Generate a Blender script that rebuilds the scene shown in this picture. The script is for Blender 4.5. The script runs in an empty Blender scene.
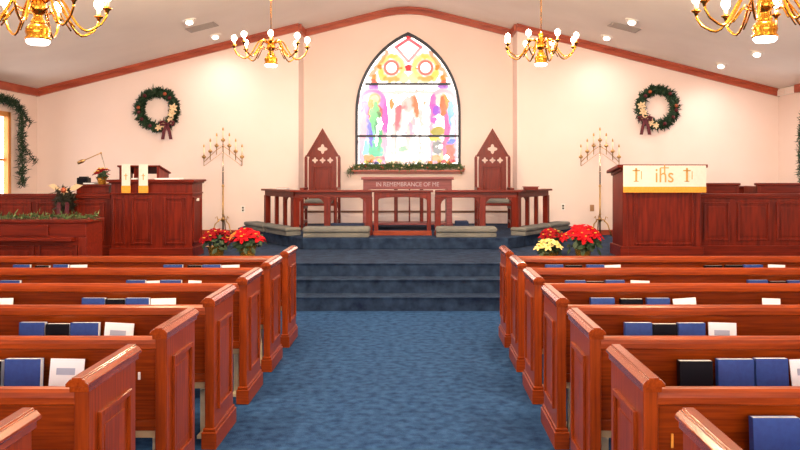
import bpy, bmesh, math, random
import numpy as np
from mathutils import Vector, Matrix
random.seed(7)
S = bpy.context.scene
COL = S.collection
PI = math.pi
CZ = 1.56                                  # eye height

# ---------------------------------------------------------------- camera
cam = bpy.data.cameras.new('camera'); camo = bpy.data.objects.new('camera', cam); COL.objects.link(camo)
camo.location = (0, 0, CZ); camo.rotation_euler = (PI/2, 0, 0)
cam.sensor_width = 36; cam.lens = 36
cam.shift_x = -17/800; cam.shift_y = -55/800
cam.clip_end = 100; cam.clip_start = .05
S.camera = camo
S.view_settings.view_transform = 'Standard'; S.view_settings.look = 'None'
S.view_settings.gamma = 1; S.view_settings.use_curve_mapping = False
S.view_settings.exposure = 0.43
S.cycles.max_bounces = 8; S.cycles.diffuse_bounces = 5; S.cycles.glossy_bounces = 3
S.cycles.sample_clamp_indirect = 6
# ---------------------------------------------------------------- light strengths
WIN_SIDE = 2.8       # daylight through the side windows
REAR_FILL = 13.0      # glow of the unseen rear window, added as frontal fill
STAINED = 0.85
CHANDELIER = 210.0
SPOT = 30.0
w = bpy.data.worlds.new('world'); S.world = w; w.use_nodes = True
w.node_tree.nodes['Background'].inputs[0].default_value = (.75, .85, 1, 1)
w.node_tree.nodes['Background'].inputs[1].default_value = 1.0

# ---------------------------------------------------------------- materials
def srgb(r, g, b):
    f = lambda c: (c/255/12.92) if c/255 <= .04045 else ((c/255+.055)/1.055)**2.4
    return (f(r), f(g), f(b), 1)
def mat(name, col, rough=.5, metal=0, coat=0, col2=None, scale=8, stretch=(1,1,1), bump=0, bscale=None, detail=4, spec=None, emit=None, estr=0, contrast=(.3,.7)):
    m = bpy.data.materials.new(name); m.use_nodes = True
    nt = m.node_tree; b = nt.nodes['Principled BSDF']
    b.inputs['Base Color'].default_value = col
    b.inputs['Roughness'].default_value = rough; b.inputs['Metallic'].default_value = metal
    b.inputs['Coat Weight'].default_value = coat; b.inputs['Coat Roughness'].default_value = .12
    if spec is not None: b.inputs['Specular IOR Level'].default_value = spec
    if emit: b.inputs['Emission Color'].default_value = emit; b.inputs['Emission Strength'].default_value = estr
    if col2 or bump:
        tc = nt.nodes.new('ShaderNodeTexCoord'); mp = nt.nodes.new('ShaderNodeMapping'); mp.inputs['Scale'].default_value = stretch
        nt.links.new(tc.outputs['Object'], mp.inputs[0])
        n = nt.nodes.new('ShaderNodeTexNoise'); n.inputs['Scale'].default_value = scale; n.inputs['Detail'].default_value = detail
        nt.links.new(mp.outputs[0], n.inputs[0])
        if col2:
            r = nt.nodes.new('ShaderNodeValToRGB')
            r.color_ramp.elements[0].position = contrast[0]; r.color_ramp.elements[1].position = contrast[1]
            r.color_ramp.elements[0].color = col; r.color_ramp.elements[1].color = col2
            nt.links.new(n.outputs[0], r.inputs[0]); nt.links.new(r.outputs[0], b.inputs['Base Color'])
        if bump:
            n2 = n
            if bscale:
                n2 = nt.nodes.new('ShaderNodeTexNoise'); n2.inputs['Scale'].default_value = bscale; n2.inputs['Detail'].default_value = 3
                nt.links.new(mp.outputs[0], n2.inputs[0])
            bp = nt.nodes.new('ShaderNodeBump'); bp.inputs['Strength'].default_value = bump; bp.inputs['Distance'].default_value = .01
            nt.links.new(n2.outputs[0], bp.inputs['Height']); nt.links.new(bp.outputs[0], b.inputs['Normal'])
    return m
W1, W2 = srgb(108, 36, 5), srgb(150, 60, 11)
wood_h = mat('cherry wood horizontal', W1, .3, col2=W2, scale=5, stretch=(.8, 14, 20), coat=.05, spec=.24, detail=5)
wood_v = mat('cherry wood upright', W1, .3, col2=W2, scale=5, stretch=(14, 14, .8), coat=.05, spec=.24, detail=5)
wood_y = mat('cherry wood cap', srgb(116, 40, 8), .16, col2=srgb(150, 62, 16), scale=5, stretch=(20, .8, 14), coat=.6, detail=6)
D1, D2 = srgb(80, 18, 7), srgb(118, 33, 14)
dark_h = mat('mahogany wood horizontal', D1, .36, col2=D2, scale=3, stretch=(1, 9, 14), coat=.03, spec=.2, detail=6)
dark_v = mat('mahogany wood upright', D1, .36, col2=D2, scale=3, stretch=(9, 9, 1), coat=.03, spec=.2, detail=6)
trimw = mat('crown trim wood', srgb(140, 54, 34), .35, col2=srgb(176, 82, 54), scale=2, stretch=(1, 2, 6), detail=5)
wallm = mat('cream wall paint', srgb(232, 212, 204), .8, col2=srgb(236, 217, 210), scale=1.2, bump=.04, bscale=90)
ceilm = mat('ceiling plaster', srgb(228, 219, 212), .85, col2=srgb(235, 227, 220), scale=1.5, bump=.15, bscale=60)
carpet = mat('blue carpet', srgb(10, 42, 84), .95, col2=srgb(48, 86, 132), scale=15, bump=.5, bscale=140, detail=12, spec=.15, contrast=(.26, .76))
carpet2 = mat('grey blue carpet', srgb(16, 28, 54), .95, col2=srgb(50, 70, 98), scale=10, bump=.5, bscale=140, detail=12, spec=.15, contrast=(.25, .8))
cush_grey = mat('grey kneeler fabric', srgb(96, 98, 98), .9, col2=srgb(118, 118, 114), scale=5, bump=.2)
cush_navy = mat('navy fabric', srgb(18, 30, 60), .9, col2=srgb(28, 44, 80), scale=20)
cush_blue = mat('blue upholstery', srgb(22, 60, 120), .9, col2=srgb(36, 84, 150), scale=20)
tan = mat('tan seat board', srgb(188, 160, 118), .6, col2=srgb(206, 180, 140), scale=6)
cream_m = mat('cream painted metal', srgb(222, 212, 180), .4)
brass = mat('polished brass', srgb(212, 146, 50), .2, metal=1)
dullbrass = mat('aged brass', srgb(196, 156, 100), .3, metal=1)
silver = mat('bright brass stem', srgb(214, 200, 180), .22, metal=1)
bulbm = mat('glowing bulb', (1, .9, .75, 1), .4, emit=(1, .83, .62, 1), estr=14)
lensm = mat('glowing downlight lens', (1, 1, 1, 1), .4, emit=(1, .86, .8, 1), estr=5)
candle = mat('ivory candle', srgb(236, 220, 190), .5)
white = mat('white plastic', srgb(232, 226, 220), .45)
lightgrey = mat('grey metal grille', srgb(150, 140, 136), .5)
black = mat('black plastic', srgb(14, 14, 18), .5, spec=.2)
cloth = mat('ivory cloth', srgb(224, 214, 206), .9, col2=srgb(230, 222, 214), scale=30, bump=.1)
orange = mat('gold orange fringe', srgb(226, 146, 44), .8, col2=srgb(238, 164, 60), scale=60)
goldt = mat('gold embroidery', srgb(196, 154, 84), .6)
bookblue = mat('blue hymnal cover', srgb(24, 56, 128), .45, col2=srgb(34, 70, 142), scale=40)
bookblack = mat('black bible cover', srgb(8, 7, 18), .5, spec=.15)
pages = mat('page edges', srgb(232, 236, 240), .8)
paper = mat('white paper', srgb(240, 240, 244), .8)
papergrey = mat('printed grey block', srgb(170, 176, 196), .8)
silverlet = mat('silver lettering', srgb(178, 156, 166), .4)
leaded = mat('dark window lead', srgb(16, 26, 48), .5)
pot_gold = mat('gold foil', srgb(214, 160, 64), .25, metal=.8, bump=.9, scale=30)
leafg = mat('poinsettia leaf', srgb(22, 44, 24), .6, col2=srgb(40, 66, 34), scale=20)
red = mat('red bract', srgb(170, 1, 16), .7, col2=srgb(196, 6, 30), spec=.2, scale=12)
deepred = mat('deep red bract', srgb(116, 1, 12), .7, col2=srgb(150, 4, 20), spec=.2, scale=12)
creamfl = mat('cream bract', srgb(236, 208, 122), .6, col2=srgb(244, 226, 158), scale=12)
swagm = mat('bronze evergreen', srgb(20, 30, 22), .6, col2=srgb(74, 66, 50), scale=20)
green1 = mat('pine needle', srgb(14, 40, 24), .7, col2=srgb(40, 74, 44), scale=30)
green2 = mat('garland needle', srgb(44, 76, 40), .7, col2=srgb(112, 132, 80), scale=30)
burg = mat('burgundy ribbon', srgb(84, 8, 26), .45)
goldfl = mat('gold ribbon flower', srgb(222, 196, 156), .5)
berry = mat('copper ornament', srgb(160, 74, 40), .4)
outletm = mat('brown outlet plate', srgb(160, 120, 84), .5)
daypane = mat('daylight window pane', (1, 1, 1, 1), .5, emit=(1, .97, .98, 1), estr=WIN_SIDE)
fillpane = mat('rear fill pane', (1, 1, 1, 1), .5, emit=(1, .93, .86, 1), estr=REAR_FILL)  # glowing pane added behind the camera, no known window there
winwood = mat('honey window frame', srgb(196, 122, 52), .4, col2=srgb(214, 146, 76), scale=5)
soil = mat('flower centre', srgb(220, 180, 60), .6)

# ---------------------------------------------------------------- mesh builder
class MB:
    def __init__(s): s.v = []; s.f = []; s.mi = []; s.sm = []
    def add(s, vs, fs, mi=0, smooth=False):
        o = len(s.v); s.v += [tuple(v) for v in vs]
        for f in fs: s.f.append([i+o for i in f]); s.mi.append(mi); s.sm.append(smooth)
        return s
    def box(s, x0, x1, y0, y1, z0, z1, mi=0, M=None):
        if x0 > x1: x0, x1 = x1, x0
        vs = [(x, y, z) for x in (x0, x1) for y in (y0, y1) for z in (z0, z1)]
        if M is not None: vs = [M @ Vector(v) for v in vs]
        return s.add(vs, [(0,1,3,2), (4,6,7,5), (0,4,5,1), (2,3,7,6), (0,2,6,4), (1,5,7,3)], mi)
    def prism(s, pts, axis, a, b, mi=0, smooth=False):      # pts 2D polygon, extruded along axis from a to b
        n = len(pts)
        def P(p, t): return {'x': (t, p[0], p[1]), 'y': (p[0], t, p[1]), 'z': (p[0], p[1], t)}[axis]
        vs = [P(p, a) for p in pts] + [P(p, b) for p in pts]
        fs = [tuple(range(n))[::-1], tuple(range(n, 2*n))]
        s.add(vs, fs, mi)
        o = len(s.v) - 2*n
        for i in range(n):
            j = (i+1) % n; s.f.append([o+i, o+j, o+n+j, o+n+i]); s.mi.append(mi); s.sm.append(smooth)
        return s
    def lathe(s, prof, c=(0,0,0), n=16, mi=0, M=None, smooth=True):   # prof [(r,z)]
        vs = []
        for r, z in prof:
            for k in range(n):
                a = 2*PI*k/n; p = Vector((r*math.cos(a), r*math.sin(a), z))
                if M is not None: p = M @ p
                vs.append((p.x+c[0], p.y+c[1], p.z+c[2]))
        fs = []
        for i in range(len(prof)-1):
            for k in range(n):
                l = (k+1) % n; fs.append((i*n+k, i*n+l, (i+1)*n+l, (i+1)*n+k))
        fs.append(tuple(range(n))[::-1]); fs.append(tuple(range((len(prof)-1)*n, len(prof)*n)))
        return s.add(vs, fs, mi, smooth)
    def ball(s, c, r, n=10, mi=0, sz=1):
        return s.lathe([(max(r*math.sin(PI*i/(n//2+2)), 1e-4), -r*sz*math.cos(PI*i/(n//2+2))) for i in range(n//2+3)], c, n, mi)
    def tube(s, pts, r, n=8, mi=0):
        pts = [Vector(p) for p in pts]; R = r if isinstance(r, (list, tuple)) else [r]*len(pts)
        vs = []; up = Vector((.13, .21, .97))
        for i, p in enumerate(pts):
            t = (pts[min(i+1, len(pts)-1)] - pts[max(i-1, 0)]).normalized()
            a = t.cross(up)
            if a.length < .05: a = t.cross(Vector((1, 0, 0)))
            a.normalize(); b = t.cross(a)
            for k in range(n):
                q = p + (a*math.cos(2*PI*k/n) + b*math.sin(2*PI*k/n))*R[i]; vs.append(q)
        fs = []
        for i in range(len(pts)-1):
            for k in range(n):
                l = (k+1) % n; fs.append((i*n+k, i*n+l, (i+1)*n+l, (i+1)*n+k))
        fs.append(tuple(range(n))[::-1]); fs.append(tuple(range((len(pts)-1)*n, len(pts)*n)))
        return s.add(vs, fs, mi, True)
    def build(s, name, mats, parent=None, bevel=0, seg=2):
        me = bpy.data.meshes.new(name); me.from_pydata(s.v, [], s.f)
        for m in (mats if isinstance(mats, (list, tuple)) else [mats]): me.materials.append(m)
        me.polygons.foreach_set('material_index', s.mi); me.polygons.foreach_set('use_smooth', s.sm)
        bm = bmesh.new(); bm.from_mesh(me); bmesh.ops.recalc_face_normals(bm, faces=bm.faces); bm.to_mesh(me); bm.free()
        o = bpy.data.objects.new(name, me); COL.objects.link(o)
        if parent: o.parent = parent
        if bevel:
            b = o.modifiers.new('bevel', 'BEVEL'); b.width = bevel; b.segments = seg; b.limit_method = 'ANGLE'; b.angle_limit = .6
        return o
def tag(o, label=None, cat=None, group=None, kind=None):
    if label: o['label'] = label
    if cat: o['category'] = cat
    if group: o['group'] = group
    if kind: o['kind'] = kind
    return o
def empty(name, loc, label, cat, group=None, rz=0):
    o = bpy.data.objects.new(name, None); COL.objects.link(o); o.location = loc; o.rotation_euler = (0, 0, rz)
    o.empty_display_size = .1
    return tag(o, label, cat, group)
def struct(name, mb, m, bevel=0): return tag(mb.build(name, m, None, bevel), kind='structure')
def copy_tree(o, parent=None):
    c = o.copy(); COL.objects.link(c)
    if parent: c.parent = parent
    for ch in [x for x in COL.objects if x.parent == o]: copy_tree(ch, c)
    return c
def curve_mesh(name, loops, depth, m, parent=None, M=None, kind=None):
    """filled outline (with holes) given thickness: loops in XZ, front at local y=0, back at y=depth"""
    cu = bpy.data.curves.new(name, 'CURVE'); cu.dimensions = '2D'; cu.fill_mode = 'BOTH'; cu.extrude = depth/2
    for lp in loops:
        sp = cu.splines.new('POLY'); sp.points.add(len(lp)-1); sp.use_cyclic_u = True
        for p, q in zip(sp.points, lp): p.co = (q[0], q[1], 0, 1)
    t = bpy.data.objects.new('tmp', cu); COL.objects.link(t); bpy.context.view_layer.update()
    me = bpy.data.meshes.new_from_object(t.evaluated_get(bpy.context.evaluated_depsgraph_get()))
    bpy.data.objects.remove(t); bpy.data.curves.remove(cu)
    me.transform(Matrix.Translation((0, depth/2, 0)) @ Matrix.Rotation(PI/2, 4, 'X'))
    if M is not None: me.transform(M)
    me.materials.clear(); me.materials.append(m); me.name = name
    o = bpy.data.objects.new(name, me); COL.objects.link(o)
    if parent: o.parent = parent
    return o
def text_mesh(name, txt, size, m, parent, loc, thick=.002, sx=1, align='CENTER'):
    cu = bpy.data.curves.new(name, 'FONT'); cu.body = txt; cu.size = size; cu.extrude = thick; cu.align_x = align; cu.align_y = 'CENTER'
    t = bpy.data.objects.new('tmp', cu); COL.objects.link(t); bpy.context.view_layer.update()
    me = bpy.data.meshes.new_from_object(t.evaluated_get(bpy.context.evaluated_depsgraph_get()))
    bpy.data.objects.remove(t); bpy.data.curves.remove(cu)
    me.transform(Matrix.Translation(loc) @ Matrix.Rotation(PI/2, 4, 'X') @ Matrix.Diagonal((sx, 1, 1, 1)))
    me.materials.clear(); me.materials.append(m); me.name = name
    o = bpy.data.objects.new(name, me); COL.objects.link(o); o.parent = parent
    return o
def ccw(p): return p
def circle(cx, cz, r, n=20): return [(cx+r*math.cos(2*PI*k/n), cz+r*math.sin(2*PI*k/n)) for k in range(n)]
def quatre(cx, cz, r, n=32):
    return [(cx+r*(.78+.22*math.cos(4*a))*math.cos(a), cz+r*(.78+.22*math.cos(4*a))*math.sin(a)) for a in [2*PI*k/n for k in range(n)]]

# ================================================================ THE ROOM
XL, XR, AX = -6.41, 6.10, -.16
YB, YR, Y0 = 13.5, 14.1, -3.2            # back wall, recess wall, rear wall
RX0, RX1 = -2.0, 1.69                     # recess
ZP, ZU = .465, .62                        # platform, upper platform
prof = [XL] + [AX+s for s in (-4, -2.2, -1.2, -.7, -.5, -.35, -.2, 0, .2, .35, .5, .7, 1.2, 2.2, 4)] + [XR]
def cz(x):
    d = abs(x-AX); z = 2.92+.25*(6.255-d)
    if d < .5: z = 2.92+.25*(6.255-.5) + .07*(1-(d/.5)**2)
    return z
m_ = MB()
pts = [(x, cz(x)) for x in prof]; poly = pts + [(x, z+.2) for x, z in pts[::-1]]
m_.prism(poly, 'y', Y0-.2, YR+.3)
struct('ceiling', m_, ceilm)
struct('floor', MB().box(XL-.2, XR+.2, Y0-.2, YR+.3, -.15, 0), carpet)
# steps and platforms
for i, (y, z0, z1) in enumerate([(8.85, 0, .155), (9.13, .155, .31), (9.41, .31, ZP)]):
    yb = YB if i == 2 else YB
    b = MB()
    b.prism([(y, z0), (y, z1-.012), (y-.012, z1-.008), (y-.012, z1-.002), (y-.008, z1), (yb, z1), (yb, z0)], 'x', XL, XR)
    struct('chancel_step', b, carpet2)
hw0, hw1 = 1.42, 2.75
up = [(AX-hw0, 11.06), (AX+hw0, 11.06), (AX+hw1, 13.0), (AX+hw1, YB), (RX1, YB), (RX1, YR), (RX0, YR), (RX0, YB), (AX-hw1, YB), (AX-hw1, 13.0)]
struct('altar_platform', MB().prism(up, 'z', ZP, ZU), carpet2, .01)
# walls
def gable(x0, x1):
    xs = [x0] + [p for p in prof if x0 < p < x1] + [x1]
    return [(x0, 0)] + [(x1, 0)] + [(x, cz(x)+.05) for x in xs[::-1]]
struct('wall_back_left', MB().prism(gable(XL-.15, RX0), 'y', YB, YR+.15), wallm)
struct('wall_back_right', MB().prism(gable(RX1, XR+.15), 'y', YB, YR+.15), wallm)
# gothic arch outline (pixels of the window mapped on the recess wall plane)
PXW = YR/800
def wp(u, v): return ((u-417)*PXW, CZ+(170-v)*PXW)
def arch(grow=0, n=14):
    cxp, hw, top, spring, bot = 408, 52+grow, 33-grow*1.3, 112, 166+grow
    H = spring-top; R = (hw*hw+H*H)/(2*hw)
    left = []
    for k in range(n+1):                  # circular arc tangent to the jamb at the spring line
        a = math.asin(min(1, H/R))*k/n
        left.append((cxp-hw+R*(1-math.cos(a)), spring-R*math.sin(a)))
    right = [(2*cxp-u, v) for u, v in left[::-1][1:]]
    return [(cxp-hw, bot)] + left + right + [(cxp+hw, bot)]
outer = [wp(*p) for p in arch(0)]
rw = curve_mesh('wall_recess', [gable(RX0, RX1), outer], .25, wallm); rw.location.y = YR; tag(rw, kind='structure')
def side_wall(name, x0, x1, wins):
    b = MB(); ys = Y0-.2
    zs, zt = 1.05, 2.42
    top = 2.99
    for (a, c) in wins:
        b.box(x0, x1, ys, a, 0, top); b.box(x0, x1, a, c, 0, zs); b.box(x0, x1, a, c, zt, top); ys = c
    b.box(x0, x1, ys, YR+.3, 0, top)
    struct(name, b, wallm)
WINS = [(-2.4, -1.2), (.4, 1.6), (3.2, 4.4), (6.0, 7.2), (8.8, 10.0), (11.4, 12.56)]
side_wall('wall_left', XL-.2, XL, WINS); side_wall('wall_right', XR, XR+.2, WINS)
def side_window(n, xin, s, a, c):
    zs, zt = 1.05, 2.42
    f = MB(); x0, x1 = (xin-.02*s, xin+.10*s)
    xa, xb = min(x0, x1), max(x0, x1)
    t = .07
    f.box(xa, xb, a-.04, a+t-.02, zs-.05, zt+.05); f.box(xa, xb, c-t+.02, c+.04, zs-.05, zt+.05)
    f.box(xa, xb, a, c, zt-.03, zt+.05); f.box(xa-.0, xb, a, c, zs-.06, zs+.03)
    m = (a+c)/2
    xm0, xm1 = sorted((xin+.03*s, xin+.08*s))
    f.box(xm0, xm1, a+.03, c-.03, 1.70, 1.74); f.box(xm0, xm1, m-.015, m+.015, zs, zt)
    fo = f.build(f'window_{n}', winwood, None, .006); tag(fo, kind='structure')
    p0, p1 = sorted((xin+.055*s, xin+.065*s))
    MB().box(p0, p1, a, c, zs, zt).build('pane', daypane, fo)
n = 1
for (a, c) in WINS:
    side_window(n, XL, -1, a, c); n += 1
    side_window(n, XR, 1, a, c); n += 1
# rear wall; its broad glowing window behind the camera is added for frontal light
b = MB(); rz0, rz1, rx0, rx1 = 1.3, 2.75, -3.6, 3.3
g = gable(XL-.15, XR+.15)
rwall = curve_mesh('wall_rear', [g, [(rx0, rz0), (rx1, rz0), (rx1, rz1), (rx0, rz1)]], .2, wallm)
rwall.location.y = Y0-.2; tag(rwall, kind='structure')
f = MB()
for k in range(7):
    x = rx0+(rx1-rx0)*k/6; f.box(x-.03, x+.03, Y0-.14, Y0-.04, rz0, rz1)
f.box(rx0, rx1, Y0-.14, Y0-.04, rz0-.03, rz0+.04); f.box(rx0, rx1, Y0-.14, Y0-.04, rz1-.04, rz1+.03)
fo = f.build(f'window_{n}', winwood); tag(fo, kind='structure')  # frame of the added fill window, out of view
MB().box(rx0, rx1, Y0-.11, Y0-.1, rz0, rz1).build('pane', fillpane, fo); n += 1
# crown trim: along back walls under the ceiling, along the eaves
def crown(name, xa, xb, y):
    xs = [xa] + [p for p in prof if xa < p < xb] + [xb]
    lo = [(x, cz(x)-.125) for x in xs]; hi = [(x, cz(x)+.0) for x in xs]
    b = MB().prism(lo+hi[::-1], 'y', y-.05, y)
    lo2 = [(x, cz(x)-.045) for x in xs]
    b.prism(lo2+hi[::-1], 'y', y-.075, y-.05)
    struct(name, b, trimw)
crown('trim_1', XL, RX0+.01, YB); crown('trim_2', RX0, RX1, YR); crown('trim_3', RX1-.01, XR, YB)
struct('trim_4', MB().box(XL, XL+.05, Y0, YB, 2.80, 2.925), trimw)
struct('trim_5', MB().box(XR-.05, XR, Y0, 12.84, 2.80, 2.925), trimw)
struct('trim_6', MB().box(RX0-.001, RX0+.05, YB, YR, cz(RX0)-.115, cz(RX0)), trimw)
struct('trim_7', MB().box(RX1-.05, RX1+.001, YB, YR, cz(RX1)-.115, cz(RX1)), trimw)
for nm, xa, xb, y, z in (('baseboard_back_left', XL, AX-hw1, YB, ZP), ('baseboard_back_right', AX+hw1, XR, YB, ZP)):
    struct(nm, MB().box(xa, xb, y-.02, y, z, z+.085), trimw, .004)
struct('baseboard_recess', MB().box(RX0, RX1, YR-.02, YR, ZU, ZU+.19), wallm)
struct('trim_8', MB().box(RX0, RX1, YR-.03, YR, ZU+.19, ZU+.225), mat('dark brown trim', srgb(104, 66, 46), .5))
struct('baseboard_left', MB().box(XL, XL+.02, Y0, 8.8, 0, .1), trimw)
struct('baseboard_right', MB().box(XR-.02, XR, Y0, 8.8, 0, .1), trimw)

# ---------------------------------------------------------------- stained glass window
def band(o_pts, i_pts, name, y0, y1, m, parent=None, kind=None):
    o = curve_mesh(name, [o_pts, i_pts], y1-y0, m, parent); o.location.y = y0
    return o
win = band([wp(*p) for p in arch(.6)], [wp(*p) for p in arch(-2.0)], f'window_{n}', YR-.03, YR+.06, leaded); tag(win, kind='structure')
STY = YR-.03
def rel(o): o.location.y -= STY
def stained():
    cell = .6
    us = np.arange(355, 461, cell); vs = np.arange(31, 168, cell)
    U, V = np.meshgrid(us+cell/2, vs+cell/2)
    rng = np.random.RandomState(3)
    def noise(sc, amp):
        g = rng.rand(60, 60); iu = (U-350)/sc % 59; iv = (V-30)/sc % 59
        a = iu.astype(int); b_ = iv.astype(int); fu = iu-a; fv = iv-b_
        return amp*((g[a, b_]*(1-fu)+g[a+1, b_]*fu)*(1-fv)+(g[a, b_+1]*(1-fu)+g[a+1, b_+1]*fu)*fv-.5)
    Ud = U+noise(2.6, 2.4); Vd = V+noise(2.2, 2.4)
    C = np.ones(U.shape+(3,))*np.array([1., .985, .97])
    K = lambda r, g, b_: np.array([(r/255)**2.2, (g/255)**2.2, (b_/255)**2.2])
    RED, ORG, YEL = K(255, 40, 60), K(255, 140, 40), K(255, 225, 80)
    MAG, PNK, PUR = K(245, 70, 200), K(255, 170, 205), K(150, 60, 225)
    GRN, CYN, BLU = K(60, 215, 130), K(110, 225, 235), K(60, 110, 255)
    LPK, GRY, LYE, BRN, LBL = K(255, 214, 214), K(120, 130, 135), K(255, 240, 170), K(140, 90, 60), K(180, 215, 255)
    def bl(A, c, al=1):
        A = np.clip(A, 0, 1)*al
        C[:] = C*(1-A[..., None]) + c*A[..., None]
    def ell(cx, cy, rx, ry, c, al=1, rot=0):
        a = math.radians(rot); x = (Ud-cx)*math.cos(a)+(Vd-cy)*math.sin(a); y = -(Ud-cx)*math.sin(a)+(Vd-cy)*math.cos(a)
        bl((1.28-np.sqrt((x/rx)**2+(y/ry)**2))*4, c, min(1, al*1.2))
    def ring(cx, cy, r, w_, c, al=1): bl(1.5-np.abs(np.hypot(U-cx, V-cy)-r)*.7/w_, c, min(1, al*1.2))
    def line(x0, y0, x1, y1, w_, c, al=1, d=True):
        X, Y = (Ud, Vd) if d else (U, V)
        L = math.hypot(x1-x0, y1-y0); t = np.clip(((X-x0)*(x1-x0)+(Y-y0)*(y1-y0))/L**2, 0, 1)
        bl(1.7-np.hypot(X-x0-t*(x1-x0), Y-y0-t*(y1-y0))*.75/w_, c, min(1, al*1.2))
    # tracery
    for s in (-1, 1):
        q = lambda u: 408.5+s*(u-408.5)
        ell(q(425.6), 68, 12, 12, K(255, 236, 130), .75); ell(q(414), 78, 5, 4, LYE, .6); ell(q(434), 74, 4, 6, YEL, .6)
        ell(q(425.6), 78.5, 7, 2.6, ORG, .5); ell(q(437), 67, 2.2, 2.2, ORG, .8); ell(q(425), 56, 4, 2, YEL, .5)
        line(q(430), 52, q(447), 76, 1.0, ORG, .55)
        ell(q(425.6), 67.5, 7.5, 7.5, K(255, 255, 255), 1); ring(q(425.6), 67.5, 6.6, .9, K(240, 120, 110), .9)
        line(q(409), 39, q(421), 47, .9, K(240, 90, 110), .9, False); line(q(421), 47, q(409), 61, .8, K(240, 130, 150), .6, False)
        line(q(443), 76, q(443), 82, 1.6, ORG, .9); ell(q(443), 83, 3.4, 3, RED, .6); ell(q(443), 86.5, 4.6, 2, PUR, .7)
    ell(408.5, 68, 2.8, 3.2, RED, 1); ell(408.5, 36, 3, 1.6, RED, .9); ell(417, 68, 2, 1, ORG, .7); ell(400, 68, 2, 1, ORG, .7)
    ell(408, 92, 30, 1.6, LPK, .5)
    # niches
    for s, c0 in ((-1, MAG), (1, PNK)):
        q = lambda u: 408+s*(u-408)
        ring(q(443.5), 102, 11.5, 1.5, c0, .7)
        line(q(431.5), 104, q(431.5), 162, 1.0, PNK, .8); line(q(455), 104, q(455), 160, 1.1, PNK, .8)
    # left figure
    ell(367, 112, 4.5, 9, K(240, 120, 215), .9); ell(383, 110, 3.5, 13, K(240, 110, 215), .9); ell(384, 140, 3, 20, PNK, .9); ell(365, 145, 2.6, 18, PNK, .9)
    ell(374.5, 100, 4, 4.5, K(255, 220, 180), 1); ring(374.5, 99, 5, .8, ORG, .6)
    ell(369, 109, 3, 6, RED, .95, 25); ell(380, 112, 2.6, 8, K(220, 30, 70), .9, -20); line(369, 117, 380, 117, 1.4, RED, .9)
    ell(375, 128, 5, 24, GRN, .85); ell(377, 142, 4, 14, CYN, .7); ell(372, 112, 2.4, 9, GRN, .9); line(378, 112, 383, 124, 1.2, K(20, 120, 60), .9)
    ell(368, 130, 3, 13, BLU, .7, -8); ell(367, 143, 2.4, 6, LBL, .9); ell(378, 127, 1.6, 8, K(255, 255, 255), .9)
    ell(380, 152, 3, 6, K(80, 225, 190), .8); line(376, 122, 375, 152, .7, K(20, 150, 110), .8)
    # centre figure, mostly white
    ell(408, 104, 5, 6, LPK, .8); line(399, 109, 397, 128, 2.0, K(255, 120, 140), .75); line(398, 108, 405, 107, 1.3, K(255, 120, 130), .7)
    line(391, 101, 392, 108, 1.1, ORG, .6); line(413, 98, 417, 114, 1.6, K(255, 150, 110), .75); line(414, 118, 414, 124, 1, PNK, .8)
    ell(405, 148, 4, 2.4, K(170, 215, 190), .8); ell(408, 125, 6, 18, LPK, .35); ell(424, 103, 1.2, 2.6, ORG, .5)
    line(406, 133, 413, 133, .7, PNK, .9); line(409, 130, 409, 138, .7, PNK, .9); ell(393, 140, 2, 14, LPK, .6)
    for u in (396, 420): line(u, 128, u, 163, .6, GRY, .4, False)
    for k in range(18): ell(rng.uniform(388, 428), rng.uniform(88, 160), .9, 1.8, K(250, 190, 180), .5)
    # right figure
    ell(440, 99, 4.6, 5, K(255, 240, 225), 1); ell(445, 102, 2.2, 7, ORG, .9, -12); ell(443, 112, 2.2, 7, K(255, 90, 50), .85)
    ell(435, 109, 3, 5, PUR, .65); ell(434, 117, 2.6, 3, MAG, .7); ell(439, 122, 6, 7, K(255, 255, 255), .9)
    ell(450, 113, 2.6, 7, CYN, .9); ell(449, 123, 2.4, 4, BLU, .7); ell(451, 106, 2, 6, LBL, .9); ell(446.5, 128, 1.8, 17, MAG, .85)
    ell(438, 132, 6, 3, K(200, 190, 40), .9); ell(436, 139, 4, 2, YEL, .9); ell(452, 135, 2.6, 9, LBL, .9); ell(452, 142, 3, 1.6, BLU, .9, -25)
    ring(438, 147, 4.4, 1.2, K(110, 110, 120), .8); line(433, 144, 443, 144, .8, GRY, .8); line(438, 141, 438, 156, .8, GRY, .7)
    ell(450, 151, 4.5, 9, K(255, 120, 90), .8); ell(443, 155, 3, 6, K(255, 180, 120), .7); ell(448, 157, 3, 3, K(255, 255, 255), .8)
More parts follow.
